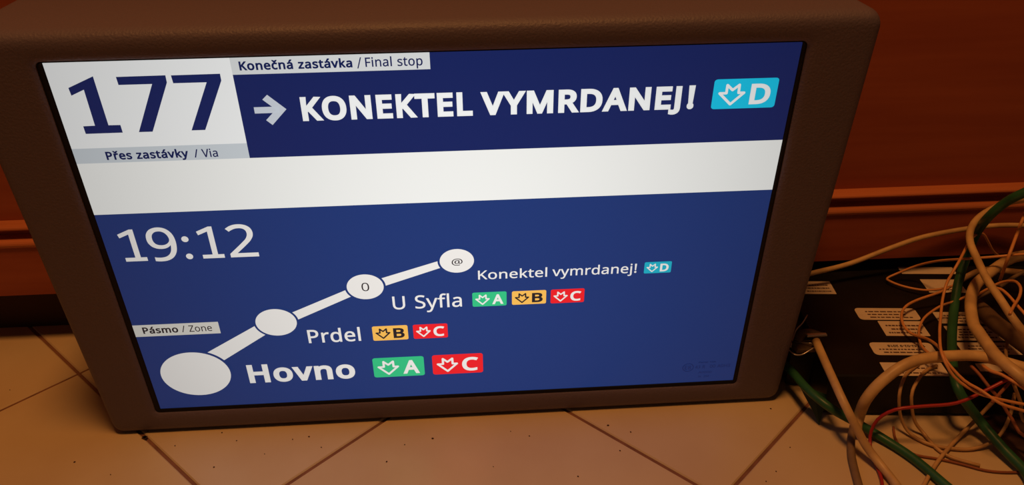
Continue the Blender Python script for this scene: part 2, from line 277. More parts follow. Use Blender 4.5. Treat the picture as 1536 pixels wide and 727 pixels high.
"R":[499,[[236,573,281,571,320,565,353,555,381,540,404,522,422,500,434,474,442,444,444,410,442,381,437,356,427,334,415,315,401,298,385,285,367,274,349,264,330,257,487,0,403,0,264,237,150,237,150,0,78,0,78,573],[232,510,150,510,150,298,236,298,278,301,312,310,338,325,355,347,366,374,370,407,368,430,363,450,355,467,343,480,328,491,310,500,287,505,261,509]]],
"S":[440,[[403,153,400,121,392,92,378,66,359,44,335,26,307,11,274,1,238,-6,198,-8,137,-5,83,4,41,19,41,88,62,80,86,72,113,65,142,59,171,56,201,55,228,56,252,60,273,66,290,74,305,85,316,98,324,113,329,129,330,147,329,164,325,180,318,194,308,207,295,218,277,230,255,241,228,252,196,265,131,294,114,305,98,317,85,330,74,344,65,359,57,375,52,393,49,413,48,435,51,464,58,490,71,513,89,533,110,550,136,563,165,573,197,579,231,581,262,580,290,577,318,572,343,565,367,558,389,549,366,487,302,508,278,513,254,516,229,517,207,516,187,513,169,507,155,499,142,489,133,478,126,464,122,450,121,434,122,416,126,400,133,386,143,373,156,362,172,351,193,341,217,330,246,318,278,306,307,293,332,279,353,264,371,247,385,228,395,206,401,181]]],
"T":[446,[[259,0,187,0,187,509,8,509,8,573,437,573,437,509,259,509]]],
"U":[586,[[513,202,511,164,503,128,489,95,470,65,446,40,416,20,380,4,338,-5,290,-8,225,-2,171,18,128,50,97,93,78,144,72,204,72,573,144,573,144,201,148,158,161,122,182,93,211,72,248,59,294,55,327,57,355,63,379,73,399,88,415,105,427,126,435,149,440,174,442,202,442,573,513,573]]],
"V":[481,[[481,573,277,0,204,0,0,573,75,573,204,205,220,160,231,119,241,80,250,119,262,161,277,207,405,573]]],
"Y":[454,[[227,291,376,573,454,573,263,222,263,0,191,0,191,219,0,573,79,573]]],
"Z":[459,[[427,0,30,0,30,55,332,508,40,508,40,573,419,573,419,518,118,64,427,64]]],
"a":[450,[[231,437,279,433,318,422,347,403,368,375,381,338,385,293,385,0,334,0,320,61,317,61,304,46,292,33,279,22,265,13,250,5,234,-1,216,-5,195,-7,172,-8,148,-7,124,-2,103,6,84,16,68,30,55,48,45,68,39,92,37,119,43,159,59,192,87,219,127,238,179,251,243,257,316,259,316,285,313,317,306,342,293,359,275,371,253,378,227,380,205,379,183,376,163,370,106,347,84,400,104,410,126,419,151,426,177,432,204,436],[252,208,204,203,167,195,141,182,124,165,113,144,110,119,112,97,120,79,132,66,148,56,167,51,188,49,223,52,253,62,279,79,299,103,311,134,315,172,315,210]]],
"b":[493,[[139,461,138,410,135,373,139,373,153,390,169,405,189,419,213,429,240,435,272,437,322,431,365,412,401,381,428,338,444,283,449,215,447,168,439,127,427,91,410,61,390,36,365,17,337,3,306,-5,272,-8,240,-6,213,0,189,10,169,24,153,38,139,55,133,55,119,0,68,0,68,609,139,609],[260,379,231,377,207,371,188,361,172,348,159,330,150,308,144,282,140,252,139,217,139,214,142,165,150,125,165,93,187,69,219,55,261,51,297,55,325,69,348,93,363,126,373,166,376,216,373,265,363,306,348,338,325,360,296,374]]],
"c":[385,[[241,-8,204,-5,170,2,139,15,112,34,88,58,69,87,55,123,47,165,44,213,47,262,56,305,71,342,90,372,114,396,142,415,174,428,208,435,245,438,267,437,288,435,309,431,328,426,344,421,358,415,337,356,292,370,244,376,217,374,193,368,172,358,155,343,141,325,131,303,123,277,119,247,117,213,119,181,123,152,131,126,141,104,155,86,172,71,191,61,214,55,240,53,262,54,283,56,302,60,351,78,351,15,336,8,320,3,304,-2,285,-5,264,-7]]],
"d":[493,[[221,-8,171,-2,128,17,92,48,65,91,49,146,44,214,49,282,66,338,93,381,128,413,171,432,221,438,243,437,262,434,280,429,296,423,310,416,323,407,335,397,345,386,354,374,359,374,356,405,354,438,354,609,425,609,425,0,368,0,358,58,354,58,345,46,335,35,323,24,310,15,296,7,279,1,262,-4,242,-7],[232,51,273,55,305,67,328,88,343,117,352,154,355,200,355,213,352,263,343,304,329,336,306,360,274,375,231,379,196,374,168,359,146,334,130,300,120,260,117,213,120,165,130,125,146,93,168,69,197,55]]],
"e":[452,[[234,438,269,435,301,427,329,414,354,396,374,373,390,346,402,315,409,281,411,244,411,201,117,201,122,157,134,119,154,90,181,69,215,56,254,52,280,53,305,56,327,60,392,82,392,20,370,11,349,4,327,-1,304,-5,279,-7,251,-8,212,-5,176,3,143,17,114,36,90,61,70,91,56,126,47,167,44,212,47,257,55,297,68,333,86,364,108,390,134,411,164,426,198,435],[233,380,202,377,175,366,154,348,137,323,125,293,119,257,338,257,336,281,333,302,326,322,318,338,306,353,292,364,276,373,256,378]]],
"f":[276,[[266,375,158,375,158,0,87,0,87,375,12,375,12,408,87,432,87,457,89,492,95,522,104,547,116,568,132,585,152,597,174,606,199,612,227,613,274,609,310,599,292,544,262,552,228,556,206,553,189,545,175,532,166,513,160,489,158,458,158,430,266,430]]],
"g":[493,[[221,438,248,436,273,431,297,422,319,409,338,393,355,373,359,373,369,430,425,430,425,-7,423,-46,416,-80,404,-109,388,-135,367,-155,341,-172,310,-183,274,-190,233,-192,202,-192,174,-189,147,-186,122,-180,99,-174,78,-165,78,-100,99,-110,123,-118,149,-125,177,-130,206,-133,237,-134,271,-130,300,-119,324,-101,341,-77,352,-48,355,-13,355,4,356,32,358,57,354,57,338,37,320,21,299,8,275,-1,250,-6,221,-8,170,-2,126,18,91,51,65,95,49,149,44,214,49,278,65,332,91,377,126,411,169,431],[230,379,207,376,187,370,169,359,153,344,140,326,130,303,123,277,119,247,117,213,120,165,130,124,146,92,169,68,197,54,232,50,253,51,271,53,288,58,303,65,315,74,326,85,336,98,343,113,349,131,353,151,355,173,356,197,356,214,355,251,350,282,343,309,332,331,319,348,302,362,281,371,257,377]]],
"h":[496,[[139,431,138,399,135,370,140,370,149,385,161,397,174,407,188,416,204,424,221,429,238,434,255,436,273,437,306,435,335,430,360,421,382,408,399,391,413,370,423,344,429,314,431,280,431,0,361,0,361,275,358,307,351,333,338,353,319,367,295,376,265,379,235,377,210,370,189,360,173,347,160,329,150,308,144,283,140,254,139,222,139,0,68,0,68,609,139,609]]],
"i":[207,[[139,430,139,0,68,0,68,430],[104,591,115,590,124,586,133,580,140,572,144,560,145,546,144,532,140,521,133,512,124,506,115,502,104,501,93,502,83,506,75,512,68,521,64,532,63,546,64,560,68,572,75,580,83,586,93,590]]],
"j":[207,[[18,-192,-18,-190,-44,-183,-44,-126,-19,-132,9,-134,25,-132,39,-128,51,-120,61,-108,66,-90,68,-67,68,430,139,430,139,-64,137,-90,133,-113,126,-133,116,-151,103,-166,87,-177,67,-186,44,-191],[63,546,64,560,68,572,75,580,83,586,93,590,104,591,115,590,124,586,133,580,140,572,144,560,145,546,144,532,140,521,133,512,124,506,115,502,104,501,93,502,83,506,75,512,68,521,64,532]]],
"k":[428,[[138,291,137,257,135,221,138,221,152,240,172,264,189,285,326,430,409,430,235,246,421,0,336,0,187,200,138,158,138,0,68,0,68,609,138,609]]],
"l":[207,[[139,0,68,0,68,609,139,609]]],
"m":[750,[[540,438,584,434,621,421,649,401,669,371,681,330,685,280,685,0,615,0,615,277,613,308,606,333,594,353,577,367,555,376,528,379,490,374,460,362,438,342,423,315,414,280,411,237,411,0,342,0,342,277,341,298,337,317,332,333,325,347,315,359,303,367,289,374,272,377,253,379,227,377,204,370,185,360,170,347,158,329,150,308,144,283,140,255,139,223,139,0,68,0,68,430,125,430,136,371,140,371,149,385,160,398,173,409,186,418,201,425,217,431,233,435,249,437,266,438,298,436,325,430,349,420,369,406,386,388,398,366,402,366,418,388,438,406,461,420,486,430,512,436]]],
"n":[496,[[275,438,322,434,361,421,391,401,413,371,426,330,431,280,431,0,361,0,361,275,358,307,351,333,338,353,319,367,295,376,265,379,222,374,189,361,166,338,151,308,142,269,139,223,139,0,68,0,68,430,125,430,136,371,140,371,150,385,162,398,175,409,190,418,206,425,222,431,239,435,257,437]]],
"o":[485,[[442,216,440,181,436,150,428,121,417,95,404,71,388,51,369,33,348,18,324,7,299,-1,271,-6,241,-8,214,-6,188,-1,163,7,140,18,119,33,100,51,84,71,70,95,59,121,51,150,46,181,44,216,47,261,55,301,68,336,87,367,110,392,137,412,169,426,204,435,244,438,281,435,316,426,347,412,374,392,398,367,417,336,431,301,439,261],[117,216,119,184,123,154,130,128,141,105,155,86,172,71,192,59,216,53,243,51,270,53,294,59,314,71,331,86,345,105,356,128,363,154,367,184,369,216,367,248,363,277,355,303,345,325,331,344,314,359,294,370,270,376,242,379,202,374,171,359,147,335,130,303,120,263]]],
"p":[493,[[273,438,322,432,365,413,401,383,428,339,444,284,449,216,447,170,439,129,427,93,410,62,390,37,365,17,337,3,306,-5,272,-8,251,-7,231,-4,213,1,197,7,182,15,170,24,139,55,134,55,137,20,139,-16,139,-192,68,-192,68,430,126,430,136,371,139,371,148,383,158,394,170,405,182,414,197,422,213,429,231,434,251,437],[260,379,233,377,210,371,190,362,174,349,161,333,152,313,145,289,141,261,139,229,139,216,140,182,144,152,150,126,159,103,172,85,188,70,208,59,233,53,261,51,286,53,308,60,326,72,341,88,354,108,364,131,371,157,375,186,376,217,373,262,363,302,348,334,325,359,296,374]]],
"r":[331,[[269,438,295,437,319,433,310,368,287,372,264,374,248,373,232,369,217,363,202,355,189,346,176,334,166,321,156,305,149,289,143,270,140,251,139,229,139,0,68,0,68,430,126,430,134,351,137,351,147,367,158,381,170,395,183,407,198,418,214,426,231,433,249,437]]],
"s":[384,[[348,119,346,92,339,69,327,49,311,32,292,18,268,6,241,-2,210,-6,176,-8,148,-7,122,-5,99,-1,78,5,59,11,42,19,42,83,104,60,128,54,153,50,178,49,211,51,236,57,256,66,269,79,277,94,280,112,279,123,276,132,271,141,264,150,253,158,239,167,174,196,103,228,84,239,69,252,57,266,48,283,43,302,41,324,46,358,61,386,85,408,118,425,157,435,202,438,228,437,252,434,275,430,298,424,319,417,339,409,315,353,258,372,238,377,218,379,197,380,171,379,149,374,131,366,118,356,111,343,108,328,109,317,113,307,119,298,127,290,139,282,154,274,219,246,289,215,306,203,321,191,333,176,341,159,346,140]]],
"t":[289,[[212,50,245,53,272,59,272,5,240,-4,200,-8,178,-7,157,-3,138,4,120,13,104,27,91,44,82,66,76,93,74,125,74,375,13,375,13,409,75,437,103,528,144,528,144,430,269,430,269,375,144,375,144,127,146,103,153,83,163,69,177,58,193,52]]],
"u":[496,[[427,430,427,0,370,0,359,57,356,57,346,43,334,31,321,20,306,11,290,4,273,-1,256,-5,238,-7,220,-8,187,-6,159,-1,134,8,112,21,95,38,81,59,71,85,65,114,63,148,63,430,135,430,135,153,137,122,145,96,158,76,176,62,200,53,230,51,260,53,285,59,306,69,323,82,336,100,345,121,352,146,356,175,357,206,357,430]]],
"v":[407,[[163,0,0,430,75,430,167,176,180,137,193,96,201,63,204,63,214,96,227,138,241,176,332,430,407,430,244,0]]],
"y":[409,[[1,430,76,430,169,185,184,144,196,105,205,68,209,68,224,121,245,186,333,430,409,430,224,-59,213,-85,201,-108,188,-130,173,-148,157,-164,138,-176,117,-185,94,-191,67,-192,34,-190,9,-186,9,-130,30,-133,56,-135,72,-134,86,-131,99,-126,110,-118,121,-110,130,-99,138,-87,145,-73,152,-59,174,-2]]],
"z":[377,[[346,0,31,0,31,47,262,375,45,375,45,430,340,430,340,377,112,55,346,55]]],
"á":[450,[[231,437,279,433,318,422,347,403,368,375,381,338,385,293,385,0,334,0,320,61,317,61,304,46,292,33,279,22,265,13,250,5,234,-1,216,-5,195,-7,172,-8,148,-7,124,-2,103,6,84,16,68,30,55,48,45,68,39,92,37,119,43,159,59,192,87,219,127,238,179,251,243,257,316,259,316,285,313,317,306,342,293,359,275,371,253,378,227,380,205,379,183,376,163,370,106,347,84,400,104,410,126,419,151,426,177,432,204,436],[252,208,204,203,167,195,141,182,124,165,113,144,110,119,112,97,120,79,132,66,148,56,167,51,188,49,223,52,253,62,279,79,299,103,311,134,315,172,315,210],[344,606,323,579,293,546,260,513,229,486,183,486,183,496,209,532,237,575,259,614,344,614]]],
"é":[452,[[234,438,269,435,301,427,329,414,354,396,374,373,390,346,402,315,409,281,411,244,411,201,117,201,122,157,134,119,154,90,181,69,215,56,254,52,280,53,305,56,327,60,392,82,392,20,370,11,349,4,327,-1,304,-5,279,-7,251,-8,212,-5,176,3,143,17,114,36,90,61,70,91,56,126,47,167,44,212,47,257,55,297,68,333,86,364,108,390,134,411,164,426,198,435],[233,380,202,377,175,366,154,348,137,323,125,293,119,257,338,257,336,281,333,302,326,322,318,338,306,353,292,364,276,373,256,378],[347,606,326,579,296,546,263,513,233,486,186,486,186,496,212,532,240,575,262,614,347,614]]],
"í":[207,[[139,0,68,0,68,430,139,430],[222,606,201,579,171,546,138,513,107,486,61,486,61,496,87,532,115,575,137,614,222,614]]],
"ý":[409,[[1,430,76,430,169,185,184,144,196,105,205,68,209,68,224,121,245,186,333,430,409,430,224,-59,213,-85,201,-108,188,-130,173,-148,157,-164,138,-176,117,-185,94,-191,67,-192,34,-190,9,-186,9,-130,30,-133,56,-135,72,-134,86,-131,99,-126,110,-118,121,-110,130,-99,138,-87,145,-73,152,-59,174,-2],[323,606,302,579,272,546,239,513,209,486,162,486,162,496,188,532,216,575,238,614,323,614]]],
"č":[385,[[241,-8,204,-5,170,2,139,15,112,34,88,58,69,87,55,123,47,165,44,213,47,262,56,305,71,342,90,372,114,396,142,415,174,428,208,435,245,438,267,437,288,435,309,431,328,426,344,421,358,415,337,356,292,370,244,376,217,374,193,368,172,358,155,343,141,325,131,303,123,277,119,247,117,213,119,181,123,152,131,126,141,104,155,86,172,71,191,61,214,55,240,53,262,54,283,56,302,60,351,78,351,15,336,8,320,3,304,-2,285,-5,264,-7],[191,486,163,526,126,568,92,604,92,614,140,614,184,581,226,540,270,581,314,614,363,614,363,604,328,568,291,526,263,486]]],
"ě":[452,[[234,438,269,435,301,427,329,414,354,396,374,373,390,346,402,315,409,281,411,244,411,201,117,201,122,157,134,119,154,90,181,69,215,56,254,52,280,53,305,56,327,60,392,82,392,20,370,11,349,4,327,-1,304,-5,279,-7,251,-8,212,-5,176,3,143,17,114,36,90,61,70,91,56,126,47,167,44,212,47,257,55,297,68,333,86,364,108,390,134,411,164,426,198,435],[233,380,202,377,175,366,154,348,137,323,125,293,119,257,338,257,336,281,333,302,326,322,318,338,306,353,292,364,276,373,256,378],[192,486,164,526,127,568,93,604,93,614,141,614,184,581,227,540,271,581,314,614,364,614,364,604,329,568,291,526,264,486]]],
"ř":[331,[[269,438,295,437,319,433,310,368,287,372,264,374,248,373,232,369,217,363,202,355,189,346,176,334,166,321,156,305,149,289,143,270,140,251,139,229,139,0,68,0,68,430,126,430,134,351,137,351,147,367,158,381,170,395,183,407,198,418,214,426,231,433,249,437],[156,486,128,526,91,568,57,604,57,614,105,614,148,581,191,540,235,581,278,614,328,614,328,604,293,568,255,526,228,486]]],
"š":[384,[[348,119,346,92,339,69,327,49,311,32,292,18,268,6,241,-2,210,-6,176,-8,148,-7,122,-5,99,-1,78,5,59,11,42,19,42,83,104,60,128,54,153,50,178,49,211,51,236,57,256,66,269,79,277,94,280,112,279,123,276,132,271,141,264,150,253,158,239,167,174,196,103,228,84,239,69,252,57,266,48,283,43,302,41,324,46,358,61,386,85,408,118,425,157,435,202,438,228,437,252,434,275,430,298,424,319,417,339,409,315,353,258,372,238,377,218,379,197,380,171,379,149,374,131,366,118,356,111,343,108,328,109,317,113,307,119,298,127,290,139,282,154,274,219,246,289,215,306,203,321,191,333,176,341,159,346,140],[156,486,128,526,91,568,57,604,57,614,105,614,148,581,191,540,235,581,278,614,328,614,328,604,293,568,255,526,228,486]]],
"ž":[377,[[346,0,31,0,31,47,262,375,45,375,45,430,340,430,340,377,112,55,346,55],[152,486,123,526,87,568,53,604,53,614,101,614,144,581,187,540,231,581,274,614,324,614,324,604,289,568,251,526,224,486]]]}
_g = {}
def glyph(ch):                    # a filled flat mesh of one letter, in thousandths of an em
    if ch in _g: return _g[ch]
    adv, cs = GLYPHS[ch]
    cu = bpy.data.curves.new('letter', 'CURVE'); cu.dimensions = '2D'; cu.fill_mode = 'BOTH'
    for P in cs:
        sp = cu.splines.new('POLY'); n = len(P) // 2; sp.points.add(n - 1); sp.use_cyclic_u = True
        for i in range(n): sp.points[i].co = (P[2 * i] / 1000, P[2 * i + 1] / 1000, 0, 1)
    ob = bpy.data.objects.new('letter', cu); me = bpy.data.meshes.new_from_object(ob)
    r = (adv, [(v.co.x * 1000, v.co.y * 1000) for v in me.vertices], [tuple(p.vertices) for p in me.polygons],
         [[(P[2 * i], P[2 * i + 1]) for i in range(len(P) // 2)] for P in cs])
    bpy.data.objects.remove(ob); bpy.data.curves.remove(cu); bpy.data.meshes.remove(me)
    _g[ch] = r; return r
CAP = 573
def put_text(b, s, u0, u1, base, cap, m, bold=0, k=3, track=0, T=None):
    """letters from u0 to u1 on the line base; bold = extra weight in thousandths of an em"""
    x = 0; items = []; lo = 1e9; hi = -1e9
    for ch in s:
        if ch == ' ': x += 260; continue
        g = glyph(ch); items.append((x, g)); xs = [p[0] + x for p in g[1]]
        lo = min(lo, min(xs)); hi = max(hi, max(xs)); x += g[0] + bold * .6 + track
    lo -= bold / 2; hi += bold / 2
    ky = cap / (CAP + bold); kx = (u1 - u0) / (hi - lo)
    f = lambda px, py: (u0 + (px - lo) * kx, base + (py + bold / 2) * ky)
    T = T or (lambda u, v: SP(u, v, k))
    for x, g in items:
        b.add([T(*f(px + x, py)) for px, py in g[1]], g[2], m)
        if bold:
            for C in g[3]:           # a mitred band along each outline
                C = [p for i, p in enumerate(C) if math.hypot(p[0] - C[i - 1][0], p[1] - C[i - 1][1]) > 1]; n = len(C); mt = []
                for i in range(n):
                    (ax, ay), (px, py), (cx, cy) = C[i - 1], C[i], C[(i + 1) % n]
                    l1 = math.hypot(px - ax, py - ay); l2 = math.hypot(cx - px, cy - py)
                    n1 = (-(py - ay) / l1, (px - ax) / l1); n2 = (-(cy - py) / l2, (cx - px) / l2)
                    sx, sy = n1[0] + n2[0], n1[1] + n2[1]; d = max(sx * sx + sy * sy, .9); mt.append((sx / d * bold, sy / d * bold))
                V = [T(*f(x + C[i][0] + s_ * mt[i][0], C[i][1] + s_ * mt[i][1])) for s_ in (-1, 1) for i in range(n)]
                b.add(V, [(i, (i + 1) % n, n + (i + 1) % n, n + i) for i in range(n)], m)
def text(*a, **kw):
    b = PB(); put_text(b, *a, **kw); return b.build('lettering', screen)
def panel(name, *r, **kw):
    b = PB(); b.rect(*r, **kw); return b.build(name, screen)
panel('header_panel', 0, 555, 267.4, 350.2, 'top')
panel('route_number_panel', 0, 131.4, 280.4, 350.2, 'white', k=3)
panel('via_caption_strip', 0, 131.4, 267.2, 280.4, 'grey', k=3)
panel('blank_band', 0, 555, 220.4, 267.4, 'band', k=3)
panel('final_stop_caption_strip', 131.4, 275.6, 336.8, 350.2, 'pale_grey', k=3)
panel('zone_caption_strip', 0, 74.4, 90.6, 104.0, 'zone', k=3)
b = PB()
for P in ([(12.4, 330.3), (12.8, 324.2), (22.9, 328.6), (22.7, 299.4), (14.0, 299.2), (14.1, 292.8), (41.4, 292.9), (41.3, 299.3), (32.6, 299.4), (32.2, 338.8)],
          [(48.2, 337.8), (48.4, 331.5), (72.4, 331.5), (53.3, 292.9), (63.5, 292.9), (83.2, 332.3), (83.4, 338.0)],
          [(87.3, 337.8), (87.6, 331.6), (111.6, 331.6), (92.4, 292.9), (102.6, 292.9), (122.4, 332.6), (122.5, 338.0)]):
    b.poly(P, 'top', 4)
b.build('route_number', screen)
text('Přes zastávky', 23.7, 85.6, 269.9, 7.2, 'print', bold=60, k=4)
text('/ Via', 89.9, 107.8, 269.5, 7.2, 'print', bold=22, k=4)
text('Konečná zastávka', 137.2, 218.8, 340.0, 7.0, 'print', bold=62, k=4)
text('/', 222.1, 225.7, 339.0, 8.6, 'print', k=4)
text('Final stop', 228.3, 270.2, 340.0, 7.3, 'print', bold=22, k=4)
b = PB(); b.stroke([(141.9, 307.8), (160.5, 307.8)], 5.2, 'arrow', 3)
b.poly([(165.8, 308.0), (153.4, 320.2), (149.3, 316.4), (157.9, 308.0)], 'arrow', 3); b.poly([(165.8, 308.0), (157.9, 308.0), (149.3, 299.4), (153.5, 295.2)], 'arrow', 3)
b.build('arrow_symbol', screen)
text('KONEKTEL', 176.8, 306.0, 297.6, 19.9, 'white', bold=78)
text('VYMRDANEJ', 312.6, 467.5, 297.6, 19.5, 'white', bold=78)
text('!', 472.6, 477.9, 297.6, 19.8, 'white', bold=78)
# time of day
b = PB()
for dx in (0, 63.3):
    b.poly([(12.6 + dx, 200.6), (13.6 + dx, 197.0), (21.4 + dx, 200.4), (21.4 + dx, 177.1), (13.1 + dx, 177.1), (13.1 + dx, 173.3), (30.9 + dx, 173.3), (30.9 + dx, 177.1), (25.9 + dx, 177.1), (25.9 + dx, 205.2), (22.9 + dx, 205.2)], 'disc', 3)
put_text(b, '9', 34.6, 57.6, 172.6, 33.2, 'disc', bold=9); b.ell(65.5, 193.6, 2.9, 2.9, 'disc', 3, 24); b.ell(65.5, 176.1, 2.9, 2.9, 'disc', 3, 24)
put_text(b, '2', 99.2, 122.6, 173.3, 32.6, 'disc', bold=9)
b.build('time_digits', screen)
# route diagram
for P in ([(54, 66.0), (68, 56.0), (113.5, 86.6), (120, 92), (118, 105), (105.9, 97.4)],
          [(130, 106.0), (136, 98.3), (193.6, 125.6), (202, 130), (200, 138), (190.4, 133.4)],
          [(213, 141.6), (216.4, 133.2), (274.0, 153.2), (282, 156), (280, 163), (271.6, 160.3)]):
    b = PB(); b.poly(P, 'disc', 2); b.build('route_segment', screen)
for cu, cv, ru, rv, t in ((42.2, 42.6, 31.6, 27.0, None), (124.9, 100.3, 18.1, 15.4, None), (207.4, 136.0, 16.0, 13.7, 'o'), (288.3, 160.0, 14.8, 12.6, '@')):
    b = PB(); gp = 1.9 if ru < 30 else 2.4
    b.ell(cu, cv, ru + gp, rv + gp, 'blue', 4); b.ell(cu, cv, ru, rv, 'disc', 5); d = b.build('stop_marker', screen)
    if t:
        b = PB()
        if t == '@': put_text(b, '@', 283.8, 293.2, 155.9, 6.6, 'black', bold=10, k=6)
        else: put_text(b, '0', 204.2, 210.8, 131.5, 9.0, 'black', k=6)
        b.build('lettering', screen)
text('Pásmo', 7.6, 38.2, 93.9, 7.4, 'black', bold=55, k=4)
text('/ Zone', 41.4, 67.8, 93.9, 7.4, 'black', bold=10, k=4)
text('Hovno', 89.2, 187.9, 27.6, 23.0, 'disc', bold=66)
text('Prdel', 150.3, 197.6, 73.9, 15.7, 'disc', bold=22)
text('U Syfla', 229.6, 291.0, 109.0, 14.8, 'disc', bold=14)
text('Konektel', 306.2, 367.0, 138.6, 9.8, 'disc', bold=16)
text('vymrdanej!', 371.6, 446.6, 138.8, 9.9, 'disc', bold=16)
def badge(letter, u0, u1, v0, v1, bg_, fg='disc'):
    b = PB(); W = u1 - u0; H = v1 - v0
    r = .09 * H; P = []
    for cx, cy, a0 in ((u1 - r * 1.2, v0 + r, -90), (u1 - r * 1.2, v1 - r, 0), (u0 + r * 1.2, v1 - r, 90), (u0 + r * 1.2, v0 + r, 180)):
        for k in range(5):
            a = math.radians(a0 + 22.5 * k); P.append((cx + r * 1.2 * math.cos(a), cy + r * math.sin(a)))
    b.poly(P, bg_, 3); o = b.build('line_badge', screen)
    b = PB(); x0 = u0 + .105 * W; x1 = u0 + .485 * W; y0 = v0 + .155 * H; y1 = v0 + .80 * H
    X = lambda t: x0 + (x1 - x0) * t
    Y = lambda t: y0 + (y1 - y0) * t
    b.stroke([(X(0), Y(.585)), (X(.5), Y(0)), (X(1), Y(.585)), (X(.775), Y(.585)), (X(.765), Y(1)), (X(.51), Y(.74)), (X(.275), Y(1)), (X(.275), Y(.585))], .085 * H, fg, 4, closed=True)
    b.build('metro_arrow_symbol', screen)
    b = PB(); put_text(b, letter, u0 + .585 * W, u0 + .90 * W, v0 + .13 * H, .69 * H, fg, bold=62, k=4); b.build('lettering', screen)
badge('D', 492.0, 542.6, 296.6, 321.7, 'cyan', 'white')
badge('D', 453.3, 477.6, 137.5, 149.9, 'teal')
badge('A', 300.5, 331.1, 108.1, 124.2, 'green_l'); badge('B', 335.9, 366.7, 108.3, 123.8, 'amber', 'black'); badge('C', 370.8, 401.2, 108.0, 123.8, 'red_l')
badge('B', 208.6, 240.7, 73.1, 90.3, 'amber', 'black'); badge('C', 245.5, 276.9, 73.2, 90.1, 'red_l')
badge('A', 205.2, 252.9, 27.0, 51.6, 'green_l'); badge('C', 260.7, 308.3, 27.1, 51.8, 'red_l')
# approval mark in the lower right corner
b = PB(); b.stroke([(507.6 + 5.2 * math.cos(2 * PI * i / 24), 19.9 + 5.0 * math.sin(2 * PI * i / 24)) for i in range(24)], .6, 'print', 3, closed=True)
put_text(b, 'E8', 504.4, 510.6, 17.4, 4.8, 'print'); put_text(b, '43 R', 514.6, 524.4, 18.0, 4.0, 'print')
put_text(b, '00 A0H3', 529.2, 549.2, 18.2, 4.0, 'print')
put_text(b, 'Panel 10A', 517.6, 534.4, 25.0, 2.0, 'print', bold=30); put_text(b, 'A0000', 518.6, 531.8, 11.4, 2.6, 'print'); put_text(b, 'N. 2M', 519.4, 529.6, 6.0, 2.4, 'print')
b.build('approval_mark', screen)

# ---------------------------------------------------------------- black box with stickers
BX = Vector((.640, -.028, 0)); BR = -.09
bx = empty('electronics_box', BX, BR)
tag(bx, 'flat black metal equipment box covered with paper stickers, on the floor right of the display', 'box')
HB = .05
b = MB(); b.box((0, 0, .004), (.33, .205, HB), 'box', .0015); b.build('body', bx)
b = MB(); b.box((-.024, .045, .003), (-.0005, .150, .044), 'box', .001); b.build('mounting_flange', bx)
for x in (.03, .30):
    for y in (.03, .155): b = MB(); b.box((x - .01, y - .01, 0), (x + .01, y + .01, .004), 'slot'); b.build('foot', bx)
inv = (Matrix.Translation(BX) @ Matrix.Rotation(BR, 4, 'Z')).inverted()
stk = [((1196, 422), (1255, 441), 3, 0), ((1346, 400.5), (1436, 411), 0, 0), ((1379.5, 419), (1452, 439), 1, 0), ((1280, 462), (1383, 480), 3, 1),
       ((1316, 481.5), (1396, 504), 3, 0), ((1302, 513.5), (1408, 533), 3, 1), ((1319, 543.5), (1425, 564), 2, 0), ((1398, 468), (1487, 485.5), 3, 0),
       ((1415, 489), (1509, 511), 4, 0), ((1433, 513.5), (1537, 532), 3, 0), ((1462, 545), (1504, 557), 0, 0)]
for n, (p, q, rows, rd) in enumerate(stk):
    a = inv @ at(*p, HB); c = inv @ at(*q, HB); x0, x1, y0, y1 = max(a.x, .001), c.x, c.y, min(a.y, .203)
    r = .0045 if rd else .0006; b = MB(); P = [(x, y) for x, y in rrect(x0, x1, y0, y1, r, 3)]
    b.rings([[(x, y, HB) for x, y in P], [(x, y, HB + .0003) for x, y in P]], 'label', cap1=True)
    o = b.build('paper_sticker', bx)
    if not rows: continue
    b = MB(); H = (y1 - y0); W = x1 - x0
    T = lambda u, v: Vector((x0 + x1 - u, y0 + y1 - v, HB + .0005))     # printed to be read from the other side
    for k in range(rows):
        yy = y0 + H * (.16 + .72 * k / max(rows, 1)); last = (k == 0)
        if n == 5 and k == rows - 1: put_text(b, '15742-02-9 2018', x0 + W * .12, x0 + W * .72, y0 + H * .2, H * .17, 'ink', bold=60, T=lambda u, v: Vector((x0 + x1 - u, y1 - (v - y0), HB + .0005))); continue
        u = x0 + W * (.10 + .12 * random.random()); end = x1 - W * (.08 + .15 * random.random())
        while u < end:                                   # lines too small to read: word-length strokes
            l = W * random.uniform(.03, .10); e = min(u + l, end)
            hh = H * .085; b.add([(u, yy, HB + .0005), (e, yy, HB + .0005), (e, yy + hh, HB + .0005), (u, yy + hh, HB + .0005)], [(0, 1, 2, 3)], 'ink'); u += l + W * .018
    b.build('lettering', o)
# dark slab added to stand in for the shade beside the green cable
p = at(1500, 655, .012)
c2 = empty('shade_slab', at(1467, 634, .0))
tag(c2, 'low dark brown slab added as shade under the green cable at the lower right edge', 'box')
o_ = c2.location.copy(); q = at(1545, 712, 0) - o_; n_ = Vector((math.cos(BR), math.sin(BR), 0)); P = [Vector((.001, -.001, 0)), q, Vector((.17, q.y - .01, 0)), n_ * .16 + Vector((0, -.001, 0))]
b = MB(); b.rings([[p + Vector((0, 0, z)) for p in P] for z in (.0005, .010)], 'dark', True, True); b.build('body', c2)

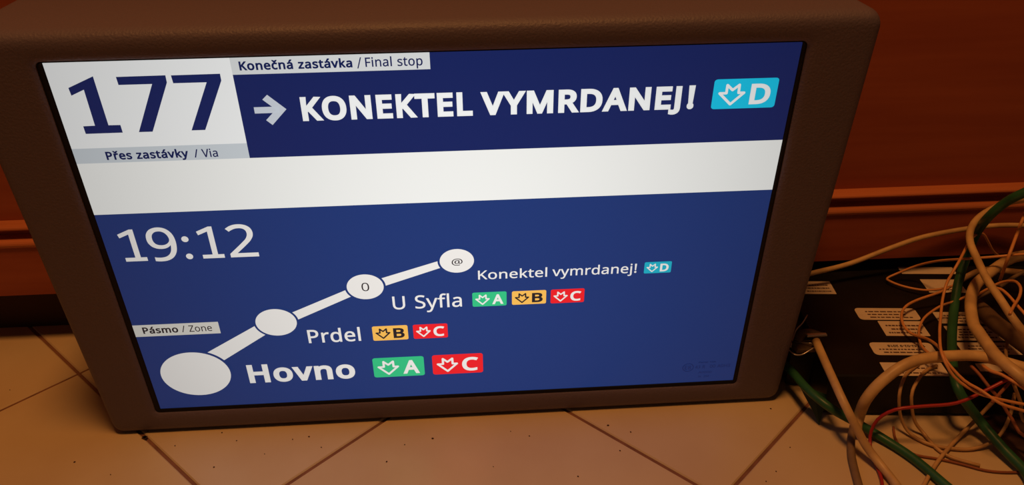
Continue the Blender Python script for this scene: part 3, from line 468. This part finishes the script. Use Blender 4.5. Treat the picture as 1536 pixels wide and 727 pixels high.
# ---------------------------------------------------------------- cables
def tube(b, pts, r, m, n=10, rad=None):
    Q = []
    P = [pts[0] * 2 - pts[1]] + list(pts) + [pts[-1] * 2 - pts[-2]]
    for i in range(1, len(P) - 2):
        k = max(3, min(8, int((P[i + 1] - P[i]).length / .006)))
        for t in range(k):
            t /= k; p0, p1, p2, p3 = P[i - 1:i + 3]
            Q.append(.5 * ((2 * p1) + (p2 - p0) * t + (2 * p0 - 5 * p1 + 4 * p2 - p3) * t * t + (3 * p1 - p0 - 3 * p2 + p3) * t ** 3))
    Q.append(P[-2]); N = None; rings = []
    for i, q in enumerate(Q):
        T = (Q[min(i + 1, len(Q) - 1)] - Q[max(i - 1, 0)]).normalized()
        if N is None: N = T.orthogonal().normalized()
        N = (N - T * N.dot(T)).normalized(); B = T.cross(N)
        rr = r if rad is None else rad(i / (len(Q) - 1))
        rings.append([q + (N * math.cos(2 * PI * a / n) + B * math.sin(2 * PI * a / n)) * rr for a in range(n)])
    b.rings(rings, m, True, True)
def cable(name, cat, label, m, r, pts, group=None):
    P = [at(x, y, max(z, r + .0002), .146 - r) for x, y, z in pts]
    def onward(p, q, px, py, k):     # the cable goes on beyond the photograph and comes to rest on the floor
        g = r + .0004
        if px > 1540:
            f = ((k * 37) % 17) / 16                                   # fan the ends out
            if p.z < .045: return [Vector((p.x + .06, p.y - .03, g + .011)), Vector((p.x + .14, p.y - .09 - .04 * f, g + .002)), Vector((p.x + .20, p.y - .2 - .06 * f, g))]
            h = max(p.z * .75, .062 + r); y1 = .10 - .16 * f
            return [Vector((p.x + .05, p.y * .85 + y1 * .15, max(p.z * .96, h))), Vector((1.03 + .02 * f, y1, h)),
                    Vector((1.10 + .03 * f, y1 - .03 - .02 * f, h * .45 + .01 * f)), Vector((1.17 + .05 * f, y1 - .09 - .05 * f, g + .003 * (k % 3))), Vector((1.27, y1 - .20 - .12 * f, g))]
        if py > 738: return [Vector((p.x + .01 * (k % 3 - 1), p.y - .07, g)), Vector((p.x + .03 * (k % 3 - 1), p.y - .17, g)), Vector((p.x + .08 * (k % 3), p.y - .25, g))]
        return []
    k = len(bpy.data.objects)
    P = P[:0] + list(reversed(onward(P[0], P[1], *pts[0][:2], k))) + P + onward(P[-1], P[-2], *pts[-1][:2], k)
    o_ = P[0].copy(); b = MB(); tube(b, [p - o_ for p in P], r, m, 12 if r > .003 else 8)
    o = b.build(name, smooth=True, loc=o_); return tag(o, label, cat, group)
C_ = cable
C_('cable', 'cable', 'long beige cable running from behind the display along the wooden wall to the right', 'beige', .0028, [(1150, 426, .055), (1219.5, 409, .07), (1275, 395, .075), (1338, 371, .09), (1386, 355, .10), (1449, 343, .105), (1496, 338, .11), (1536, 338, .11), (1600, 342, .10)])
C_('cable', 'cable', 'beige cable crossing behind the upper green cable and bending down at its left', 'beige', .0036, [(1600, 290, .20), (1536, 299, .18), (1512, 303, .165), (1493, 311, .155), (1471, 324, .15), (1457, 341, .145), (1455, 362, .14), (1465, 387, .135), (1480.6, 419, .13), (1499.6, 447, .125), (1520, 478, .12), (1545, 510, .10), (1570, 545, .07)])
C_('cable', 'cable', 'thick green cable arching down from the upper right edge over the black box', 'green', .0046, [(1600, 262, .22), (1536, 289, .20), (1509, 303, .185), (1484, 324, .165), (1465, 349, .13), (1449, 387, .10), (1438, 422, .085), (1431.5, 460, .07), (1428, 500, .062), (1429, 545, .056), (1438, 585, .052), (1469, 629.5, .022), (1503, 670, .012), (1536, 704, .008), (1570, 742, .006)])
C_('cable', 'cable', 'thick beige cable arching over the front edge of the black box', 'beige', .0052, [(1283, 650, .006), (1289, 623, .02), (1299, 599, .045), (1319, 575, .062), (1350, 551, .075), (1384, 538, .08), (1435, 533, .08), (1475.5, 535, .08), (1536, 551, .08), (1600, 570, .07)])
C_('cable', 'cable', 'thickest beige cable making an s-bend right of the upright green cable', 'beige', .0055, [(1600, 376, .12), (1536, 383, .115), (1512, 390, .11), (1484, 409, .105), (1463, 428, .10), (1456, 453.5, .095), (1460, 485, .09), (1468, 498, .09), (1482, 518, .088), (1497, 536, .088), (1521, 556, .088), (1560, 580, .08)])
C_('cable', 'cable', 'dusty beige cable lying level behind the s-bend at the right edge', 'pale', .0034, [(1436, 424, .054), (1450, 415, .056), (1470, 406, .065), (1491, 404, .075), (1509, 406, .08), (1536, 409, .08), (1600, 414, .08)])
C_('cable', 'cable', 'fat dull brown cable slanting under the beige loop to the right edge', 'brown', .0082, [(1461, 456, .064), (1478, 470, .068), (1494, 485, .072), (1515, 500, .074), (1536, 516, .076), (1600, 560, .07)])
C_('cable', 'cable', 'straight beige cable slanting from the crimp connector down to the lower edge', 'beige', .0040, [(1224, 511, .064), (1235, 536, .062), (1248, 565, .058), (1266, 604, .050), (1282, 636, .034), (1299, 668, .018), (1321, 697, .008), (1343, 725, .005), (1370, 765, .005)])
C_('cable', 'cable', 'dusty beige cable lying on the tiles left under the straight beige cable', 'dull', .0036, [(1281, 636, .016), (1277, 655, .008), (1277, 680, .005), (1281, 701, .004), (1288, 727, .004), (1298, 765, .004)])
C_('cable', 'cable', 'green cable running diagonally over the tiles from behind the display to the lower edge', 'green', .0042, [(1160, 530, .03), (1187, 556, .03), (1214, 586, .032), (1248, 613, .028), (1289, 636, .012), (1326, 658, .006), (1370, 687, .005), (1418, 727, .005), (1450, 756, .005)])
C_('wire', 'wire', 'thin red wire curving along the front edge of the black box', 'red', .0016, [(1328, 760, .002), (1322, 717, .003), (1309, 684, .004), (1305, 655, .012), (1316, 629.5, .03), (1343, 614, .045), (1384, 609, .05), (1435, 604, .055), (1479, 585, .065), (1513, 568, .075), (1545, 556, .08)])
W_ = lambda label, m, r, pts: cable('wire', 'wire', label, m, r, pts, 'loose thin wires over the black box')
W_('orange wire with a sharp turn at its left end above the blank black lid', 'orange', .0013, [(1600, 380, .13), (1536, 381, .13), (1496, 384.5, .125), (1449, 388, .115), (1408, 391, .095), (1376, 398, .075), (1348, 409, .062), (1331, 417, .056), (1335, 421.5, .056), (1351, 428, .056), (1372, 433, .057), (1392, 435, .058), (1418, 432, .06), (1440, 424, .06)])
W_('orange wire looping over the top of the green cable and down past its left side', 'orange', .0014, [(1499, 384, .09), (1490, 377, .10), (1482, 362, .115), (1476, 352, .125), (1469, 349.5, .13), (1461, 354, .13), (1453, 364, .13), (1439.5, 390, .125), (1428, 410, .115), (1420, 425, .11), (1414, 448, .10), (1411, 475, .095), (1409.6, 501, .095), (1413, 531, .094), (1431, 564.5, .08), (1461, 586, .07), (1485, 595, .07), (1536, 606, .065), (1590, 614, .06)])
W_('orange wire bulging left over the upper stickers then falling to the lower right', 'orange', .0014, [(1425, 430, .07), (1409.6, 438, .07), (1376, 449.6, .064), (1359, 459, .062), (1352.5, 471, .06), (1355, 487, .06), (1367, 500, .06), (1391, 508, .07), (1409.6, 522, .09), (1421, 543, .088), (1446, 570, .078), (1473, 586, .074), (1501, 605, .07), (1536, 616, .065), (1590, 634, .055)])
W_('orange wire bulging left just inside the other loop over the middle stickers', 'orange', .0013, [(1450, 444, .075), (1434, 451, .075), (1415, 457, .07), (1400.5, 465, .066), (1386, 477, .062), (1379, 492, .06), (1379, 508, .06), (1385, 522, .065), (1400, 533, .07), (1425, 540, .07)])
W_('short orange wire slanting down from the right edge in front of the wooden skirting', 'orange', .0016, [(1560, 286, .17), (1545, 306, .165), (1536, 324, .16), (1525, 352, .15), (1515, 379, .14), (1508, 398, .125), (1500, 420, .10)])
W_('pale wire hanging off the box front in the left of two parallel loops', 'pale', .0016, [(1378, 546, .052), (1360, 560, .053), (1350, 585, .050), (1349, 612, .030), (1354, 633, .014), (1367.6, 652, .004), (1397.4, 667, .003), (1432, 672.6, .003), (1459.5, 672.6, .003), (1489, 662, .008), (1505, 645, .02), (1516, 620, .04), (1522, 590, .05)])
W_('pale wire hanging off the box front in the right of two parallel loops', 'pale', .0016, [(1405, 548, .052), (1386, 558, .053), (1369, 585, .050), (1368, 612, .030), (1373, 633, .014), (1386, 650, .004), (1404, 671, .003), (1428, 686, .003), (1470, 698, .003)])
W_('pale wire lying straight across the tiles from the lower edge up to the box', 'pale', .0019, [(1372, 757, .003), (1386, 727, .003), (1404, 695.6, .003), (1420, 675, .004), (1439, 654, .005), (1462, 631, .014), (1485, 607, .03), (1500, 592, .04)])
W_('thin rust coloured wire bowed flat over the tiles towards the right edge', 'rust', .0011, [(1340, 640, .003), (1343, 657, .002), (1353, 671, .002), (1374.5, 682, .002), (1409, 688, .002), (1443.4, 696, .002), (1478, 705, .002), (1512, 708, .002), (1545, 706, .002), (1590, 700, .002)])
W_('small orange wire loop closing in a narrow point at the right edge', 'orange', .0014, [(1486, 432, .115), (1500, 433, .118), (1512, 442, .12), (1526, 458, .12), (1540, 474, .12), (1560, 500, .11)])
W_('narrow upright orange wire bow right of the beige loop', 'orange', .0014, [(1515, 470, .125), (1521, 458, .125), (1529, 445, .125), (1531, 432, .125), (1525, 423, .122), (1515, 421, .118), (1500, 424, .11), (1480, 434, .10), (1466, 442, .09)])
W_('pale wire standing short between the lower right stickers', 'pale', .0016, [(1513, 500, .056), (1511, 512, .058), (1509, 530, .06), (1513, 555, .065), (1521.5, 578, .065), (1531, 603, .05), (1545, 640, .03)])
W_('rust coloured wire crossing below the dull brown cable', 'rust', .0015, [(1456, 548, .07), (1468, 560, .068), (1482, 578, .066), (1500, 600, .055), (1518, 628, .04), (1545, 660, .03)])
W_('rust coloured wire rising between the tangled cables at the right edge', 'rust', .0015, [(1488, 603, .06), (1504, 585, .065), (1520, 568, .07), (1545, 548, .08)])
W_('orange wire leaving the s-bend flat towards the lower right edge', 'orange', .0016, [(1474, 548, .075), (1486, 556, .078), (1504, 562, .08), (1524, 574, .08), (1560, 590, .07)])
W_('pale wire tucked between the two beige bends in the middle of the tangle', 'dull', .0020, [(1462, 448, .08), (1478, 440, .085), (1500, 430, .09), (1520, 416, .095), (1550, 404, .10)])
W_('bare silver wire curling up from behind the display edge', 'steel', .0007, [(1186, 520, .054), (1189.5, 508, .056), (1193, 497, .06), (1197, 491, .062), (1204, 484, .064), (1211, 472, .068)])
W_('bare silver wire bowed between the display edge and the crimp connector', 'steel', .0007, [(1183, 524, .055), (1187, 528, .055), (1193, 531.5, .055), (1203, 531.5, .055), (1213, 526, .058), (1221, 521, .06)])
W_('bare silver wire stretched level into the crimp connector', 'steel', .0006, [(1188, 512, .056), (1200, 513.5, .058), (1218, 514.5, .062)])


# frayed end with plug beside the display
pl = empty('crimp_connector', at(1215, 512, .06)); tag(pl, 'small dusty crimp connector on the end of the beige cable right beside the display', 'connector')
b = MB(); o_ = at(1215, 512, .06)
pts = [at(x, y, z) - o_ for x, y, z in ((1196, 512, .058), (1204, 500, .062), (1216, 499, .064), (1232, 504, .064))]
tube(b, pts, .0042, 'plug', 8); b.build('barrel', pl, smooth=True)
b = MB(); q = at(1199, 516, .056) - o_; b.box((q.x - .006, q.y - .010, q.z - .003), (q.x + .016, q.y + .006, q.z + .001), 'plug', .001); b.build('plug_body', pl)
b = MB(); q = at(1222, 502, .068) - o_; b.box((q.x - .008, q.y - .002, q.z - .001), (q.x + .012, q.y + .002, q.z + .001), 'steel', .0005); b.build('clip', pl)
# dark green pointed strip
b = MB(); P = [at(x, y, z) for x, y, z in ((1197, 574, .03), (1216, 588, .028), (1240, 598, .026), (1236, 612, .018), (1229, 637, .001), (1218, 614, .014), (1206, 592, .022))]
o_ = P[4].copy(); n = len(P); cen = sum(P, Vector()) / n
fr = [p - o_ for p in P]; ba = [p - o_ + Vector((.002, .005, .001)) for p in P]; mid = cen - o_ + Vector((0, -.004, .004))
b.add(fr + ba + [mid], [(i, (i + 1) % n, 2 * n) for i in range(n)] + [((i + 1) % n, i, n + i, n + (i + 1) % n) for i in range(n)] + [tuple(range(2 * n - 1, n - 1, -1))], 'dgreen')
tag(b.build('sheath_scrap', loc=o_), 'pointed dark green scrap of cable sheath touching the tiles right of the display corner', 'sheath')

# ---------------------------------------------------------------- dirt on the tiles
def blob(b, c, rx, ry, rz, m, a=0):
    ca, sa = math.cos(a), math.sin(a)
    rings = []
    for j in range(1, 4):
        t = PI * j / 4; rings.append([(c[0] + (rx * math.sin(t) * math.cos(p) * ca - ry * math.sin(t) * math.sin(p) * sa), c[1] + (rx * math.sin(t) * math.cos(p) * sa + ry * math.sin(t) * math.sin(p) * ca), c[2] - rz * math.cos(t)) for p in (2 * PI * i / 8 for i in range(8))])
    b.rings(rings, m, True, True)
b = MB()
for i in range(5): blob(b, (random.uniform(-.003, .003), random.uniform(-.002, .002), .001), random.uniform(.0018, .0034), .0013, .0009, 'crumb', random.random() * 3)
tag(b.build('crumb', loc=at(217, 657, 0)), 'dark brown crumb on the tile joint below the lower left display corner', 'crumb')
b = MB()
for x, y, s in ((463.5, 655, 2), (439, 659, 1.5), (482, 671, 1.5), (649, 657.6, 2.6), (580, 692.5, 2), (766, 647, 1.2), (794, 654, 1.6), (867, 714.6, 1.8), (607, 667, 1.3), (333, 649, 1.6), (262.6, 668.6, 1.4),
                (321, 700.6, 1.8), (112, 693, 2.2), (912, 638, 2.6), (946, 648, 1.8), (930, 676, 1.8), (1156, 613, 2), (1185, 671, 1.4), (1164, 707, 1.4), (1149, 722, 1.4), (355, 661, 1.4), (740, 700, 1), (397, 681, 1), (222, 647, 1.6), (15, 585, 1), (166, 712, 1.2)):
    q = at(x, y, 0); blob(b, (q.x, q.y, .0005), s * .00048, s * .00035, .0005, 'crumb', random.random() * 3)
tag(b.build('crumbs'), 'tiny dark specks of dirt scattered over the beige tiles', 'dirt', kind='stuff')
for m in bpy.data.materials: m.use_fake_user = True
